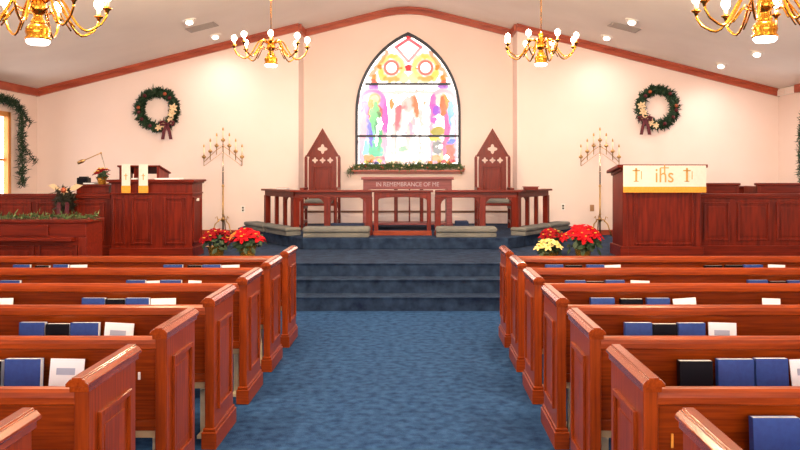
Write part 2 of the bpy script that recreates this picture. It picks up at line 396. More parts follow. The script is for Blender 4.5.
    # stronger colour accents
    for u, v, rx, ry, c, al, rt in ((365, 108, 3, 7, MAG, .9, 0), (385, 118, 2.6, 14, MAG, .8, 0), (364, 128, 2, 16, PNK, 1, 0), (371, 104, 2, 4, ORG, .8, 0), (374, 150, 5, 8, K(40, 200, 150), .9, 0),
        (366, 150, 2.4, 8, CYN, .9, 0), (380, 136, 2, 14, K(60, 190, 120), .8, 5), (370, 133, 1.6, 12, K(70, 90, 230), .9, -6), (369, 158, 5, 3, ORG, .8, 0), (380, 159, 5, 2.4, RED, .6, 0),
        (398, 116, 2.6, 10, K(255, 110, 130), .8, 6), (392, 104, 1.6, 5, ORG, .7, 0), (416, 106, 2, 9, K(255, 130, 90), .8, -8), (410, 128, 2, 6, PNK, .8, 0), (403, 149, 4, 2.4, K(150, 200, 170), .8, 0), (421, 118, 1.6, 8, LPK, .9, 0), (408, 140, 1.4, 12, LPK, .9, 0),
        (433, 104, 2.4, 9, MAG, .7, 8), (436, 110, 3.4, 4, PUR, .8, 0), (443, 106, 3, 9, K(255, 90, 40), .9, -5), (448, 103, 2, 6, ORG, .9, -20), (451, 112, 2.4, 10, K(80, 180, 255), .9, 0), (447, 130, 2.6, 15, K(240, 60, 170), .9, 0), (434, 121, 3, 3, MAG, .8, 0),
        (438, 131, 6, 4, K(170, 160, 30), .95, 0), (434, 138, 4, 2.6, YEL, 1, 0), (451, 142, 4, 2.4, BLU, .9, -20), (450, 153, 4, 8, K(255, 80, 60), .9, 0), (444, 147, 2, 8, K(250, 90, 150), .9, 0), (437, 150, 4, 3, K(120, 130, 140), .8, 0), (436, 158, 4, 3, ORG, .7, 0), (453, 126, 1.6, 9, LBL, 1, 0)):
        ell(u, v, rx, ry, c, al, rt)
    for u, v, rx, ry in ((376, 140, 1.4, 5), (381, 124, 1.2, 6), (439, 123, 3, 3), (440, 147, 2, 2.4), (446, 157, 2.4, 2)): ell(u, v, rx, ry, K(255, 255, 255), .9)
    # base
    for u in np.arange(362, 456, 4.3):
        c_ = [ORG, YEL, RED, LYE, PNK][rng.randint(5)]; side = abs(u-408) > 22
        ell(u, 162+rng.uniform(-1, 1), 2.4, 1.8, c_, .85 if side else .35)
    ell(376, 164, 2, 2, BLU, .8); ell(404, 153, 20, 1.6, LPK, .3)
    mn = np.clip((C.min(axis=2)-.8)/.2, 0, 1); C *= (.5+2.3*mn**2)[..., None]
    def inside(u, v):
        d = abs(u-408); best = False
        if v > 166 or v < 33: return False
        hw = 50.5; H = 112-34.9
        if v >= 112: return d <= hw
        R = (hw*hw+H*H)/(2*hw)
        return (d+R-hw)**2+(112-v)**2 <= R*R
    mb_v, mb_f, cols = [], [], []
    nu, nv = len(us), len(vs); idx = {}
    for j in range(nv):
        for i in range(nu):
            if not inside(us[i]+cell/2, vs[j]+cell/2): continue
            q = []
            for (di, dj) in ((0,0), (1,0), (1,1), (0,1)):
                k = (i+di, j+dj)
                if k not in idx:
                    idx[k] = len(mb_v); x, z = wp(355+k[0]*cell, 31+k[1]*cell); mb_v.append((x, 0, z))
                q.append(idx[k])
            mb_f.append(q[::-1]); cols.append(C[j, i])
    me = bpy.data.meshes.new('stained_glass'); me.from_pydata(mb_v, [], mb_f)
    at = me.color_attributes.new('glass', 'FLOAT_COLOR', 'CORNER')
    arr = np.ones((len(mb_f)*4, 4), dtype=np.float32); arr[:, :3] = np.repeat(np.array(cols), 4, axis=0)
    at.data.foreach_set('color', arr.ravel())
    m = bpy.data.materials.new('stained glass'); m.use_nodes = True; nt = m.node_tree; pb = nt.nodes['Principled BSDF']
    a = nt.nodes.new('ShaderNodeAttribute'); a.attribute_name = 'glass'
    nt.links.new(a.outputs['Color'], pb.inputs['Emission Color']); nt.links.new(a.outputs['Color'], pb.inputs['Base Color'])
    pb.inputs['Emission Strength'].default_value = STAINED; pb.inputs['Roughness'].default_value = .2
    m.cycles.emission_sampling = 'NONE'
    me.materials.append(m)
    o = bpy.data.objects.new('stained_glass', me); COL.objects.link(o)
    sol = o.modifiers.new('solid', 'SOLIDIFY'); sol.thickness = .006
    return o
sg = stained(); sg.parent = win; sg.location.y = .06
b = MB()
for v, hw in ((84, 43), (136, 50.5)):
    x0, z = wp(408-hw, v); x1, _ = wp(408+hw, v); b.box(x0, x1, .02, .05, z-.019, z+.019)
b.build('glazing_bar', leaded, win)
sx0, sz = wp(352, 170); sx1, _ = wp(464, 170)
b = MB().box(sx0, sx1, YR-.13, YR, sz-.03, sz+.0); b.box(sx0+.03, sx1-.03, YR-.04, YR, sz-.07, sz-.03)
struct('window_sill', b, trimw, .005)

# ================================================================ greenery helpers
CLAMP = [None]
def needles(b, c, r, n, ln, mi=0, flat=None, wd=.006, bias=None):
    for _ in range(n):
        d = Vector((random.gauss(0, 1), random.gauss(0, 1), random.gauss(0, 1))).normalized()
        if flat is not None: d = (d*flat).normalized() if not isinstance(flat, Vector) else Vector((d.x*flat.x, d.y*flat.y, d.z*flat.z)).normalized()
        if bias: d = (d+Vector(bias)).normalized()
        p = Vector(c)+Vector([random.uniform(-r, r) for _ in range(3)])
        l = ln*random.uniform(.6, 1.25); t = d.cross(Vector((.3, .5, .8))).normalized()*wd; u = d.cross(t).normalized()*wd*.5
        b.add([p-t, p+t, p+d*l*.6+t*.8, p+d*l, p+d*l*.6-t*.8, p+d*l*.4+u*2], [(0,1,2,3,4), (0,5,3), (1,5,0)], mi)
def garland(name, pts, r, per, m, label, group=None, extra=None, ln=.09, ymax=None):
    root = empty(name, pts[0], label, 'garland', group); o0 = Vector(pts[0])
    b = MB(); L = [Vector(p)-o0 for p in pts]
    b.tube(L, .008, 5)
    for a, c in zip(L[:-1], L[1:]):
        k = max(1, int((c-a).length/.03))
        for i in range(k): needles(b, a.lerp(c, i/k), r, per, ln, 0)
    if ymax: b.v = [(x, min(y, ymax-o0.y), z) for x, y, z in b.v]
    b.build('foliage', m, root)
    if extra: extra(root, L)
    return root
def petals(b, c, nrm, R, n, mi=0, wd=.45, lift=.25, rings=2):
    """a flower head: pointed bracts round c, facing nrm"""
    nrm = Vector(nrm).normalized(); a = nrm.orthogonal().normalized(); t = nrm.cross(a); c = Vector(c)
    for g in range(rings):
        rr = R*(1-.38*g); off = random.random()*6
        for k in range(n):
            th = off+2*PI*k/n+random.uniform(-.2, .2); d = a*math.cos(th)+t*math.sin(th); s = nrm.cross(d)
            l = rr*random.uniform(.85, 1.1); lf = lift*random.uniform(.3, 1.3)+g*.35
            q = lambda u, w_, h: c+d*u*l+s*w_*l*wd+nrm*h*l
            vs = [q(.05, 0, .02), q(.45, .5, lf*.5+.06), q(.8, .33, lf*.6+.04), q(1, 0, lf*.35), q(.8, -.33, lf*.6+.04), q(.45, -.5, lf*.5+.06), q(.5, 0, lf*.5)]
            vs += [v-nrm*.004 for v in vs]
            fs = [(0,1,6), (1,2,6), (2,3,6), (3,4,6), (4,5,6), (5,0,6)]
            fs += [tuple(i+7 for i in f_[::-1]) for f_ in fs] + [(i, (i+1) % 6, (i+1) % 6+7, i+7) for i in range(6)]
            b.add(vs, fs, mi, False)

# ================================================================ PEWS
N = [7.0, 6.15, 5.30, 4.44, 3.59, 2.73, 1.86]
XA = {-1: -1.122, 1: .77}                 # aisle side plinth edge
RACKS = [(.33, 1.12), (1.70, 2.50), (3.10, 3.88)]
PL = 4.25
def make_pew(s):
    r = empty('pew', (XA[s], N[0], 0), 'x', 'pew', 'long wooden pews in two blocks beside the aisle')
    def X(a): return s*a
    def endp(off, main):
        b = MB(); x0, x1 = off+.013, off+.066
        b.box(X(x0), X(x1), .035, .50, 0, .80)
        e = b.build('end_panel', wood_v, r, .006)
        c = MB(); h0 = off+.0 if main else off+.0
        c.prism([(X(off), .818), (X(off), .829), (X(off+.014), .844), (X(off+.022), .844), (X(off+.022), .851), (X(off+.057), .851), (X(off+.057), .844), (X(off+.065), .844), (X(off+.079), .829), (X(off+.079), .818)], 'y', 0, .53)
        c.box(X(off+.006), X(off+.073), .018, .514, .795, .818)
        c.build('cap', wood_y, e, .002, 2)
        p = MB().box(X(off-.003), X(off+.082), .018, .518, 0, .095).box(X(off+.005), X(off+.074), .026, .51, .095, .115)
        p.build('plinth', wood_h, e, .005)
        q = MB(); ya, yb_, za, zb = .115, .425, .20, .70
        xo = off+.013
        for (a, b_, c_, d) in ((ya, ya+.022, za, zb), (yb_-.022, yb_, za, zb), (ya+.02, yb_-.02, za, za+.022), (ya+.02, yb_-.02, zb-.022, zb)):
            q.box(X(xo-.014), X(xo+.003), a, b_, c_, d)
        q.box(X(xo-.004), X(xo+.003), ya+.055, yb_-.055, za+.06, zb-.06)
        q.build('raised_panel', wood_v, e, .005, 2)
        return e
    endp(0, True)
    endp(PL-.08, False)
    a0, a1 = X(.06), X(PL-.07)
    # leaning back
    b = MB().prism([(.062, .76), (.092, .76), (.185, .36), (.155, .36)], 'x', a0, a1)
    bk = b.build('backrest', wood_h, r)
    t = MB().prism([(.035, .748), (.036, .772), (.042, .788), (.054, .798), (.07, .801), (.092, .798), (.105, .785), (.105, .755), (.095, .745), (.045, .742)], 'x', a0, a1)
    t.build('top_rail', wood_h, bk, .004, 3)
    t = MB().prism([(.135, .345), (.135, .395), (.19, .395), (.20, .345)], 'x', a0, a1); t.build('lower_rail', wood_h, bk, .004)
    MB().prism([(.17, .30), (.17, .345), (.56, .375), (.57, .33)], 'x', a0, a1).build('seat', tan, r, .004)
    MB().prism([(.18, .352), (.17, .40), (.19, .41), (.54, .43), (.575, .42), (.575, .383), (.56, .375)], 'x', X(.07), X(PL-.09)).build('seat_cushion', cush_blue, r, .01, 3)
    for off in (.12, PL/2, PL-.2):
        MB().box(X(off), X(off+.035), .27, .30, 0, .31).box(X(off), X(off+.035), .20, .46, 0, .02).box(X(off), X(off+.035), .24, .46, .30, .32).build('leg', cream_m, r, .002)
    for (u, v) in RACKS:
        b = MB().box(X(u), X(v), -.025, .095, .50, .512).box(X(u), X(v), -.033, -.022, .50, .565)
        b.box(X(u), X(u+.012), -.03, .09, .50, .56).box(X(v-.012), X(v), -.03, .09, .50, .56)
        b.build('book_rack', wood_h, r, .002)
    return r
ORD = ['front', 'second', 'third', 'fourth', 'fifth', 'sixth', 'seventh']
SIDE = {-1: 'left', 1: 'right'}
for s in (-1, 1):
    proto = make_pew(s)
    for k in range(7):
        o = proto if k == 0 else copy_tree(proto)
        o.location = (XA[s], N[k], 0)
        nm = 'frontmost, nearest the carpeted steps' if k == 0 else ('rearmost, cut by the bottom of the photo' if k == 6 else f'{ORD[k]} back from the carpeted steps')
        o['label'] = f'reddish varnished wooden pew {SIDE[s]} of the aisle, {nm}'

# ---- books in the racks: (pew index, side, x px start, end, kind, top z, tilt)
def make_book(kind, wd, h=.2, t=.036):
    nm = {'blue': 'hymnal', 'black': 'bible', 'white': 'booklet'}[kind]
    r = empty(nm, (0, 0, 0), 'x', {'blue': 'book', 'black': 'book', 'white': 'booklet'}[kind])
    if kind == 'white':
        t = .008
        MB().box(-wd/2, wd/2, 0, t, 0, h).build('sheets', paper, r, .001)
        MB().box(-wd*.3, wd*.25, -.0008, .0, h*.62, h*.78).build('printed_block', papergrey, r)
    else:
        if kind == 'black': t = .044
        m = bookblue if kind == 'blue' else bookblack
        MB().box(-wd/2, wd/2, 0, .003, 0, h).box(-wd/2, wd/2, t-.003, t, 0, h).box(-wd/2, -wd/2+.004, 0, t, 0, h).build('cover', m, r, .0015)
        MB().box(-wd/2+.004, wd/2-.001, .003, t-.003, .004, h-.0008).build('pages', pages, r)
    return r
BK = {
 (0, -1): [(14, 31, 'blue'), (36, 50, 'black'), (54, 69, 'blue'), (70, 87, 'white'), (164, 183, 'blue'), (188, 202, 'black'), (203, 221, 'blue'), (222, 240, 'white')],
 (0, 1): [(545, 563, 'blue'), (565, 582, 'black'), (586, 604, 'blue'), (605, 622, 'white'), (704, 722, 'black'), (725, 742, 'black'), (743, 762, 'blue'), (768, 785, 'white')],
 (1, -1): [(1, 21, 'blue'), (127, 146, 'blue'), (147, 160, 'white'), (161, 182, 'blue'), (187, 200, 'white')],
 (1, 1): [(565, 585, 'blue'), (586, 604, 'black'), (605, 624, 'blue'), (630, 649, 'white'), (747, 767, 'blue'), (769, 786, 'black'), (787, 806, 'blue')],
 (2, -1): [(-2, 13, 'white'), (83, 106, 'blue'), (106.5, 126, 'black'), (126.5, 150, 'blue'), (151, 176, 'white')],
 (2, 1): [(590, 614, 'blue'), (620, 642, 'black'), (646, 669, 'blue'), (675, 698, 'white'), (762, 780, 'white')],
 (3, -1): [(21, 46.5, 'blue'), (47.5, 71, 'black'), (72, 100, 'blue'), (103, 132, 'white')],
 (3, 1): [(624, 651, 'blue'), (652, 676, 'black'), (677, 704, 'blue'), (708, 736, 'white')],
 (4, -1): [(-30, 4, 'black'), (7, 43, 'blue'), (49, 83, 'white')],
 (4, 1): [(678, 711, 'black'), (716, 752, 'blue'), (753.5, 786, 'blue'), (792, 824, 'white')],
 (5, 1): [(750, 797, 'blue'), (799, 842, 'black')],
}
KN = {'blue': 'blue hymnal', 'black': 'black bible', 'white': 'white booklet'}
for (k, s), L in BK.items():
    Y = N[k]+.02
    items = sorted(L, key=lambda q: abs((q[0]+q[1])/2-417))
    cnt = {}
    tot = {kd: sum(1 for q in L if q[2] == kd) for kd in KN}
    for (a, b_, kind) in items:
        cnt[kind] = cnt.get(kind, 0)+1
        xa, xb = (a-417)*Y/800, (b_-417)*Y/800
        wd = xb-xa; h = {'blue': .20, 'black': .192, 'white': .188}[kind]
        if k == 0: h += .02
        o = make_book(kind, wd, h+random.uniform(-.002, .002))
        y = N[k]-.016 if kind != 'white' else N[k]+.0
        o.location = ((xa+xb)/2, y, .513)
        o.rotation_euler = (math.radians(-4), 0, 0)
        if kind == 'white': o.rotation_euler = (math.radians(-9), random.choice((-1, 1))*math.radians(random.uniform(1, 4)), 0); o.location.z += .008
        pos = 'the only one of its kind there' if tot[kind] == 1 else f'{["nearest the aisle", "second", "third", "fourth", "fifth"][cnt[kind]-1]} of {tot[kind]} there' if cnt[kind] == 1 else f'{["", "second", "third", "fourth", "fifth"][cnt[kind]-1]} one out from the aisle'
        pw = 'front' if k == 0 else ORD[k]
        o['label'] = f'{KN[kind]} racked behind the {pw} {SIDE[s]} pew, {pos}'
        o['group'] = 'hymnals, bibles and booklets in the pew racks'
# pencil and card on the pew backs
def card(x, y, Y, w_, h_, m, name, label, cat):
    X, Z = (x-417)*Y/800, CZ-(y-170)*Y/800
    o = MB().box(-w_/2, w_/2, 0, .005, -h_/2, h_/2).build(name, m, None, .0015); o.location = (X, Y, Z); tag(o, label, cat); return o
card(139, 376, N[4]+.088, .012, .035, white, 'cup_holder_card', 'tiny white card on the back of the fifth left pew', 'card')
p = card(672.5, 441, N[5]+.086, .009, .05, orange, 'pencil', 'short yellow pencil upright on the back of the sixth right pew', 'pencil')

# ================================================================ joinery helpers
def frame_panel(parent, x0, x1, z0, z1, y, mv=dark_v, mh=dark_h, name='panel'):
    """raised-and-fielded panel on a front face at y (facing the camera)"""
    b = MB(); t = .022
    b.box(x0, x0+t, y-.022, y+.002, z0, z1); b.box(x1-t, x1, y-.022, y+.002, z0, z1)
    b.box(x0+t, x1-t, y-.014, y+.002, z0, z0+t); b.box(x0+t, x1-t, y-.014, y+.002, z1-t, z1)
    if x1-x0 > .14: b.box(x0+.055, x1-.055, y-.007, y+.002, z0+.055, z1-.055)
    return b.build(name, mv, parent, .005)
def P(x, y, Y): return Vector(((x-417)*Y/800, Y, CZ-(y-170)*Y/800))

# ================================================================ RIGHT PULPIT
Yp = 10.0
r = empty('pulpit', (3.06, Yp, ZP), 'tall red wooden pulpit on the right, draped with a white antependium', 'pulpit')
MB().box(-.49, .49, 0, .52, 0, 1.10).build('body', dark_v, r, .006)
b = MB().prism([(-.05, 1.125), (-.05, 1.165), (.56, 1.09), (.56, 1.05)], 'x', -.56, .56)
b.build('sloping_top', dark_h, r, .006)
MB().prism([(-.0, 1.09), (-.0, 1.13), (.52, 1.065), (.52, 1.02)], 'x', -.51, .51).build('top_moulding', dark_h, r)
frame_panel(r, -.35, .40, .16, .90, 0, name='front_panel')
MB().box(-.52, -.42, -.012, .54, 0, .14).box(-.42, .52, -.012, .54, 0, .14).build('plinth', dark_h, r, .006)
for x in (-.46, .45): MB().box(x-.03, x+.03, -.012, 0, .14, 1.08).build('corner_post', dark_v, r, .005)
c = empty('antependium', (3.05, Yp-.062, ZP), 'white cloth with gold letters hung over the front of the right pulpit', 'cloth')
MB().box(-.49, .54, -.008, 0, .88, 1.145).box(-.49, .54, -.008, .0, 1.145, 1.152).build('cloth_panel', cloth, c, .003)
c.children[0].data.transform(Matrix.Identity(4))
MB().box(-.49, .54, -.012, .001, .815, .888).build('fringe', orange, c, .002)
text_mesh('monogram', 'ihs', .26, goldt, c, (.02, -.012, 1.02), .0015, .85)
MB().box(.015, .03, -.014, -.009, 1.04, 1.16).box(-.03, .075, -.014, -.009, 1.115, 1.128).build('monogram_cross', goldt, c)
for sx in (-.33, .30):
    MB().box(sx-.012, sx+.012, -.013, -.008, .95, 1.12).box(sx-.045, sx+.045, -.013, -.008, 1.08, 1.095).box(sx-.03, sx+.03, -.013, -.008, .95, .96).box(sx+.06, sx+.068, -.013, -.008, .98, 1.08).build('embroidered_cross', goldt, c)

# ================================================================ CHOIR RAILS
def choir_rail(x0, x1, y, top, label, panels):
    r = empty('choir_rail', (x0, y, ZP), label, 'panelled rail', 'panelled rails in front of the choir')
    L = x1-x0; H = top-ZP
    MB().box(0, L, .02, .07, 0, H-.03).build('board', dark_v, r, .004)
    MB().box(-.01, L, -.01, .10, H-.035, H).box(0, L, .0, .09, H-.06, H-.035).build('cap', dark_h, r, .005)
    MB().box(0, L, .003, .02, 0, .14).build('plinth', dark_h, r, .004)
    for (a, c_) in panels: frame_panel(r, a, c_, .20, H-.11, .02)
    return r
ym = 10.1
def px(x, Y): return (x-417)*Y/800
x0 = 3.58
pan = [(px(a, ym)-x0, px(c_, ym)-x0) for a, c_ in ((704, 730), (738, 770), (777, 808), (815, 846), (853, 884))]
choir_rail(x0, XR, ym, 1.26, 'long panelled wooden choir rail joined to the right pulpit', pan)
x0 = XL
pan = [(px(a, ym)-x0, px(c_, ym)-x0) for a, c_ in ((-80, -48), (-42, -8), (-3, 31), (36, 70), (76, 104))]
choir_rail(x0, -3.87, ym, 1.26, 'long panelled wooden choir rail behind the organ on the left', pan)
# choir benches behind the rails on the right
def bench(x0, x1, y, top, label):
    r = empty('choir_bench', (x0, y, ZP), label, 'bench', 'dark red choir benches behind the right choir rail')
    L = x1-x0; H = top-ZP
    MB().box(0, L, .0, .04, .35, H-.03).build('backrest', dark_h, r, .004)
    MB().box(-.015, L+.015, -.03, .07, H-.035, H).build('top_rail', dark_h, r, .01, 3)
    MB().box(0, L, .04, .42, .40, .44).build('seat', dark_h, r, .005)
    for x in (0, L-.05): MB().box(x, x+.05, -.01, .45, 0, H-.045).build('end_panel', dark_v, r, .005)
bench(px(704, 11.0), px(739, 11.0), 11.0, CZ-13*11/800, 'short dark red choir bench just right of the draped pulpit')
bench(px(757, 11.0), 6.0, 11.0, CZ-13*11/800, 'long dark red choir bench at the right edge behind the rail')
bench(px(708, 11.9)+.0, 6.0, 11.9, CZ-16*11.9/800, 'rearmost choir bench close to the right back wall')

# ================================================================ LEFT LECTERN (table-like) with book desk
Yl = 10.0; xl0, xl1 = px(111, Yl), px(192, Yl)
r = empty('lectern', ((xl0+xl1)/2, Yl, ZP), 'broad panelled wooden lectern on the left draped with two white stoles', 'lectern')
hw = (xl1-xl0)/2; cxl = (xl0+xl1)/2
MB().box(-hw, hw, 0, .48, 0, .93).build('body', dark_v, r, .005)
MB().box(-hw-.04, hw+.04, -.05, .53, .945, .975).box(-hw-.02, hw+.02, -.03, .51, .925, .945).box(-hw-.012, hw+.012, -.015, .49, .79, .81).build('top', dark_h, r, .006)
MB().box(-hw-.015, hw+.015, -.02, .5, 0, .12).build('plinth', dark_h, r, .005)
for a, c_ in ((113, 125), (132, 152), (164, 186)): frame_panel(r, px(a, Yl)-cxl, px(c_, Yl)-cxl, .17, .75, 0)
b = MB(); 
for a, c_ in ((.05, .43),): b.box(hw-.002, hw+.012, a, a+.02, .17, .75).box(hw-.002, hw+.012, c_-.02, c_, .17, .75).box(hw-.002, hw+.012, a, c_, .17, .19).box(hw-.002, hw+.012, a, c_, .73, .75)
b.build('side_panel', dark_v, r, .004)
MB().box(hw+.0, hw+.015, .20, .28, .70, .735).build('outlet_plate', white, r, .002)  # white outlet plate on the lectern side
# book desk standing on it
d = empty('book_desk', (cxl, Yl+.02, ZP+.975), 'sloping wooden book desk standing on top of the left lectern', 'book stand')
da, db = px(118, Yl)-cxl, px(158, Yl)-cxl
MB().prism([(0, .16), (0, .18), (.45, .09), (.45, .07)], 'x', da-.02, db+.02).build('sloping_board', dark_h, d, .004)
for x in (da, db-.03): MB().prism([(.02, 0), (.02, .16), (.42, .08), (.42, 0)], 'x', x, x+.03).build('side', dark_v, d, .003)
MB().box(da+.18, db-.2, .03, .05, 0, .15).build('front_board', dark_v, d, .003)
for i, (a, c_) in enumerate(((123.5, 132), (140.5, 149.5))):
    o = empty('stole', (px((a+c_)/2, Yl), Yl-.06, ZP), ('left' if i == 0 else 'right')+' hanging white stole with gold end over the left lectern', 'stole', 'white stoles on the left lectern')
    w_ = (c_-a)*Yl/1600
    MB().box(-w_, w_, -.004, .002, .90, 1.165).box(-w_, w_, -.004, .10, 1.163, 1.168).build('strip', cloth, o, .001)
    MB().box(-w_-.003, w_+.003, -.007, .004, .81, .90).build('fringe', orange, o, .001)
    MB().box(-.006, .006, -.006, -.003, .97, 1.05).box(-.02, .02, -.006, -.003, 1.02, 1.03).build('embroidered_cross', goldt, o)
for i, (a, c_) in enumerate(((132, 138), (154, 178))):
    o = MB().box(0, (c_-a)*Yl/800, 0, .22, 0, .018).build('open_booklet', paper, None, .002)
    o.location = (px(a, Yl), Yl+.02+(0 if i else .1), ZP+.976)
    if i == 0: o.location.y = Yl-.03; o.data.transform(Matrix.Diagonal((1, .2, 1, 1)))
    tag(o, ('white paper lying on the left lectern top at the right of the stoles' if i else 'narrow white slip between the two stoles on the left lectern'), 'paper')

# low desk joined left of the lectern (x 78-110)
r = empty('side_desk', (px(95, 10.35), 10.2, ZP), 'small wooden desk behind the choir rail carrying the red poinsettia', 'desk')
a, c_ = px(79, 10.3)-px(95, 10.35), px(111, 10.3)-px(95, 10.35)
MB().box(a, c_, .02, .42, .10, .885).build('body', dark_v, r, .004)
MB().box(a-.02, c_+.02, .0, .44, .885, .91).build('top', dark_h, r, .004)
MB().box(a+.02, c_-.02, .03, .4, 0, .10).build('plinth', dark_h, r, .004)
zt = ZP+.91
# things on the desk
o = empty('telephone_box', (px(82, 10.35), 10.35, zt), 'black boxy device on the side desk left of the poinsettia', 'device')
MB().box(-.07, .07, 0, .12, 0, .085).build('housing', black, o, .006); MB().box(-.055, .055, -.004, 0, .03, .07).build('face', bookblack, o)
MB().box(-.05, .05, .02, .1, .085, .10).build('lid', black, o, .004)
o = empty('folder', (px(90, 10.35), 10.30, zt), 'flat black folder on the side desk between device and poinsettia', 'folder')
MB().box(-.075, .075, 0, .2, 0, .004).box(-.075, .075, 0, .2, .02, .024).build('cover', black, o, .001); MB().box(-.07, .072, .004, .196, .004, .02).build('pages', pages, o)
# desk lamp
o = empty('desk_lamp', (px(105, 10.45), 10.45, zt), 'thin desk lamp with slanted arm above the side desk', 'lamp')
A, B_, C_ = P(101, 153, 10.45)-o.location, P(78, 163, 10.45)-o.location, P(106, 172, 10.45)-o.location
MB().lathe([(.05, 0), (.05, .012), (.012, .02), (.01, .03)], n=14).build('base', dullbrass, o)
MB().tube([(0, 0, .02), C_, A], .005, 6).build('stem', silver, o)
MB().tube([A, A.lerp(B_, .75)], .006, 6).ball(A, .014).build('arm', dullbrass, o)
MB().tube([A.lerp(B_, .68), A.lerp(B_, .82), B_], [.008, .026, .02], 10).build('shade', dullbrass, o)

# ================================================================ POINSETTIAS
def poinsettia(loc, R, H, m, heads, label, pot_r=.085, pot_h=.15, accents=None):
    R *= 1.15; heads = int(heads*1.5)
    o = empty('poinsettia', loc, label, 'potted plant', 'potted poinsettias')
    b = MB()
    prof_ = [(pot_r*.75, 0), (pot_r*.8, .01), (pot_r*.95, pot_h*.6), (pot_r*1.05, pot_h*.9), (pot_r*1.3, pot_h*1.08), (pot_r*.9, pot_h*.98), (.01, pot_h*.95)]
    b.lathe(prof_, n=18, smooth=False); b.build('foil_pot', pot_gold, o)
    b = MB()
    for k in range(heads*2):
        a = random.random()*6.28; rr = R*random.uniform(.3, .75)
        b.tube([(0, 0, pot_h*.9), (rr*.5*math.cos(a), rr*.5*math.sin(a), pot_h+.5*(H-pot_h)), (rr*math.cos(a), rr*math.sin(a), H*.85)], .004, 4)
    for k in range(26):
        a = random.random()*6.28; rr = R*random.uniform(.2, .7); z = random.uniform(pot_h*1.0, H*.85)
        petals(b, (rr*math.cos(a), rr*math.sin(a), z), (math.cos(a)*.7, math.sin(a)*.7-.3, .7), R*.42, 3, 0, .5, -.2, 1)
    b.build('leaves', leafg, o)
    for k in range(heads):
        a = 2.4*k+random.random(); q = math.sqrt((k+.4)/heads)
        x, y = R*.72*q*math.cos(a), R*.72*q*math.sin(a); z = H*(1.0-.30*q*q)+random.uniform(-.02, .02)
        b = MB(); petals(b, (x, y, z), (x*1.6, y*1.6-.10, .34), R*.40, 6, 0, .5, .05, 2)
        f_ = b.build('flower_head', m if not accents or k not in accents else accents[k], o)
        c_ = MB()
        for t in range(4): c_.ball((x*1.04+random.uniform(-.012, .012), y*1.04-.012+random.uniform(-.01, .01), z+.018), .007, 6)
        c_.build('flower_centre', soil, f_)
    return o
orangefl = mat('orange bract', srgb(230, 130, 60), .6)
poinsettia((px(215, 9.85), 9.92, ZP), .20, .34, deepred, 9, 'dark red poinsettia beside the left lectern on the platform', .1, .14)
poinsettia((px(248, 9.75), 9.72, ZP), .23, .36, red, 10, 'bright red poinsettia in gold foil, rightmost of the left pair', .1, .17, {9: orangefl})
poinsettia((px(553, 10.3), 10.3, ZP), .19, .33, deepred, 9, 'deep red poinsettia behind the cream one on the right', .09, .12)
poinsettia((px(583, 9.85), 9.85, ZP), .25, .38, red, 12, 'large bright red poinsettia nearest the right pulpit', .1, .14)
poinsettia((px(547, 9.75), 9.68, ZP), .17, .23, creamfl, 8, 'cream yellow poinsettia in front of the red ones', .08, .1)
poinsettia((px(101, 10.3), 10.33, zt), .105, .20, deepred, 7, 'small red poinsettia in gold foil on the side desk', .06, .09)

# ================================================================ ORGAN on the floor at left
Yo = 8.15
r = empty('organ_console', (-4.4, Yo, 0), 'low brown wooden organ console with evergreen on top at far left', 'organ')
hx = px(87, Yo)+4.4
zo = CZ-(221-170)*Yo/800
MB().box(-1.1, hx-.02, .02, .45, 0, zo-.02).build('case', dark_h, r, .005)
MB().box(-1.12, hx, -.01, .47, zo-.02, zo+.01).build('lid', dark_h, r, .006)
MB().box(-1.1, px(48, Yo)+4.4, -.01, .02, zo-.15, zo-.04).build('music_panel', dark_h, r, .004)
MB().box(-1.12, px(75, Yo)+4.4, -.10, .02, zo-.20, zo-.165).build('key_ledge', dark_h, r, .006)
for x in (px(80, Yo)+4.4, px(84, Yo)+4.4, -1.06): MB().box(x-.02, x+.025, -.004, .02, 0, zo-.17).build('pilaster', dark_v, r, .005)
frame_panel(r, -1.0, px(34, Yo)+4.4, .15, zo-.25, .02, dark_v, dark_h, 'lower_panel')
frame_panel(r, px(38, Yo)+4.4, px(77, Yo)+4.4, .15, zo-.25, .02, dark_v, dark_h, 'lower_panel')
pts = [(px(x, Yo)+0, Yo+.16+.03*math.sin(x), zo+.035+.015*math.sin(x*.3)) for x in range(-20, 98, 8)]
garland('evergreen_garland', pts, .025, 12, green2, 'evergreen garland lying along the top of the organ console', ln=.055)

# swag with gold bow hung on the left choir rail
def bow(parent, c, sc, m, tails=True):
    b = MB(); c = Vector(c)
    for s in (-1, 1):
        pts = [c, c+Vector((s*.5, -.1, .32))*sc, c+Vector((s*.95, -.12, .18))*sc, c+Vector((s*.85, -.1, -.12))*sc, c+Vector((s*.4, -.1, -.12))*sc, c]
        b.tube(pts, [sc*.06, sc*.16, sc*.2, sc*.18, sc*.12, sc*.05], 8)
    b.ball(c+Vector((0, -.12, 0))*sc, sc*.16, 8)
    b.build('bow', m, parent)
    if tails:
        for s in (-1, 1):
            t = MB(); p = [c+Vector((0, -.25, 0))*sc, c+Vector((s*.35, -.3, -1.0))*sc, c+Vector((s*.55, -.25, -2.1))*sc]
            for a, e in zip(p[:-1], p[1:]):
                wv = Vector((sc*.22, 0, 0)); dv = Vector((0, .006, 0))
                t.add([a-wv, a+wv, e+wv, e-wv, a-wv+dv, a+wv+dv, e+wv+dv, e-wv+dv], [(0,1,2,3), (7,6,5,4), (0,4,5,1), (2,6,7,3), (1,5,6,2), (3,7,4,0)])
            t.build('ribbon_tail', m, parent)
q = P(67, 198, 10.06)
o = empty('evergreen_swag', q, 'dark evergreen swag with gold ribbon hung on the left choir rail', 'swag')
b = MB()
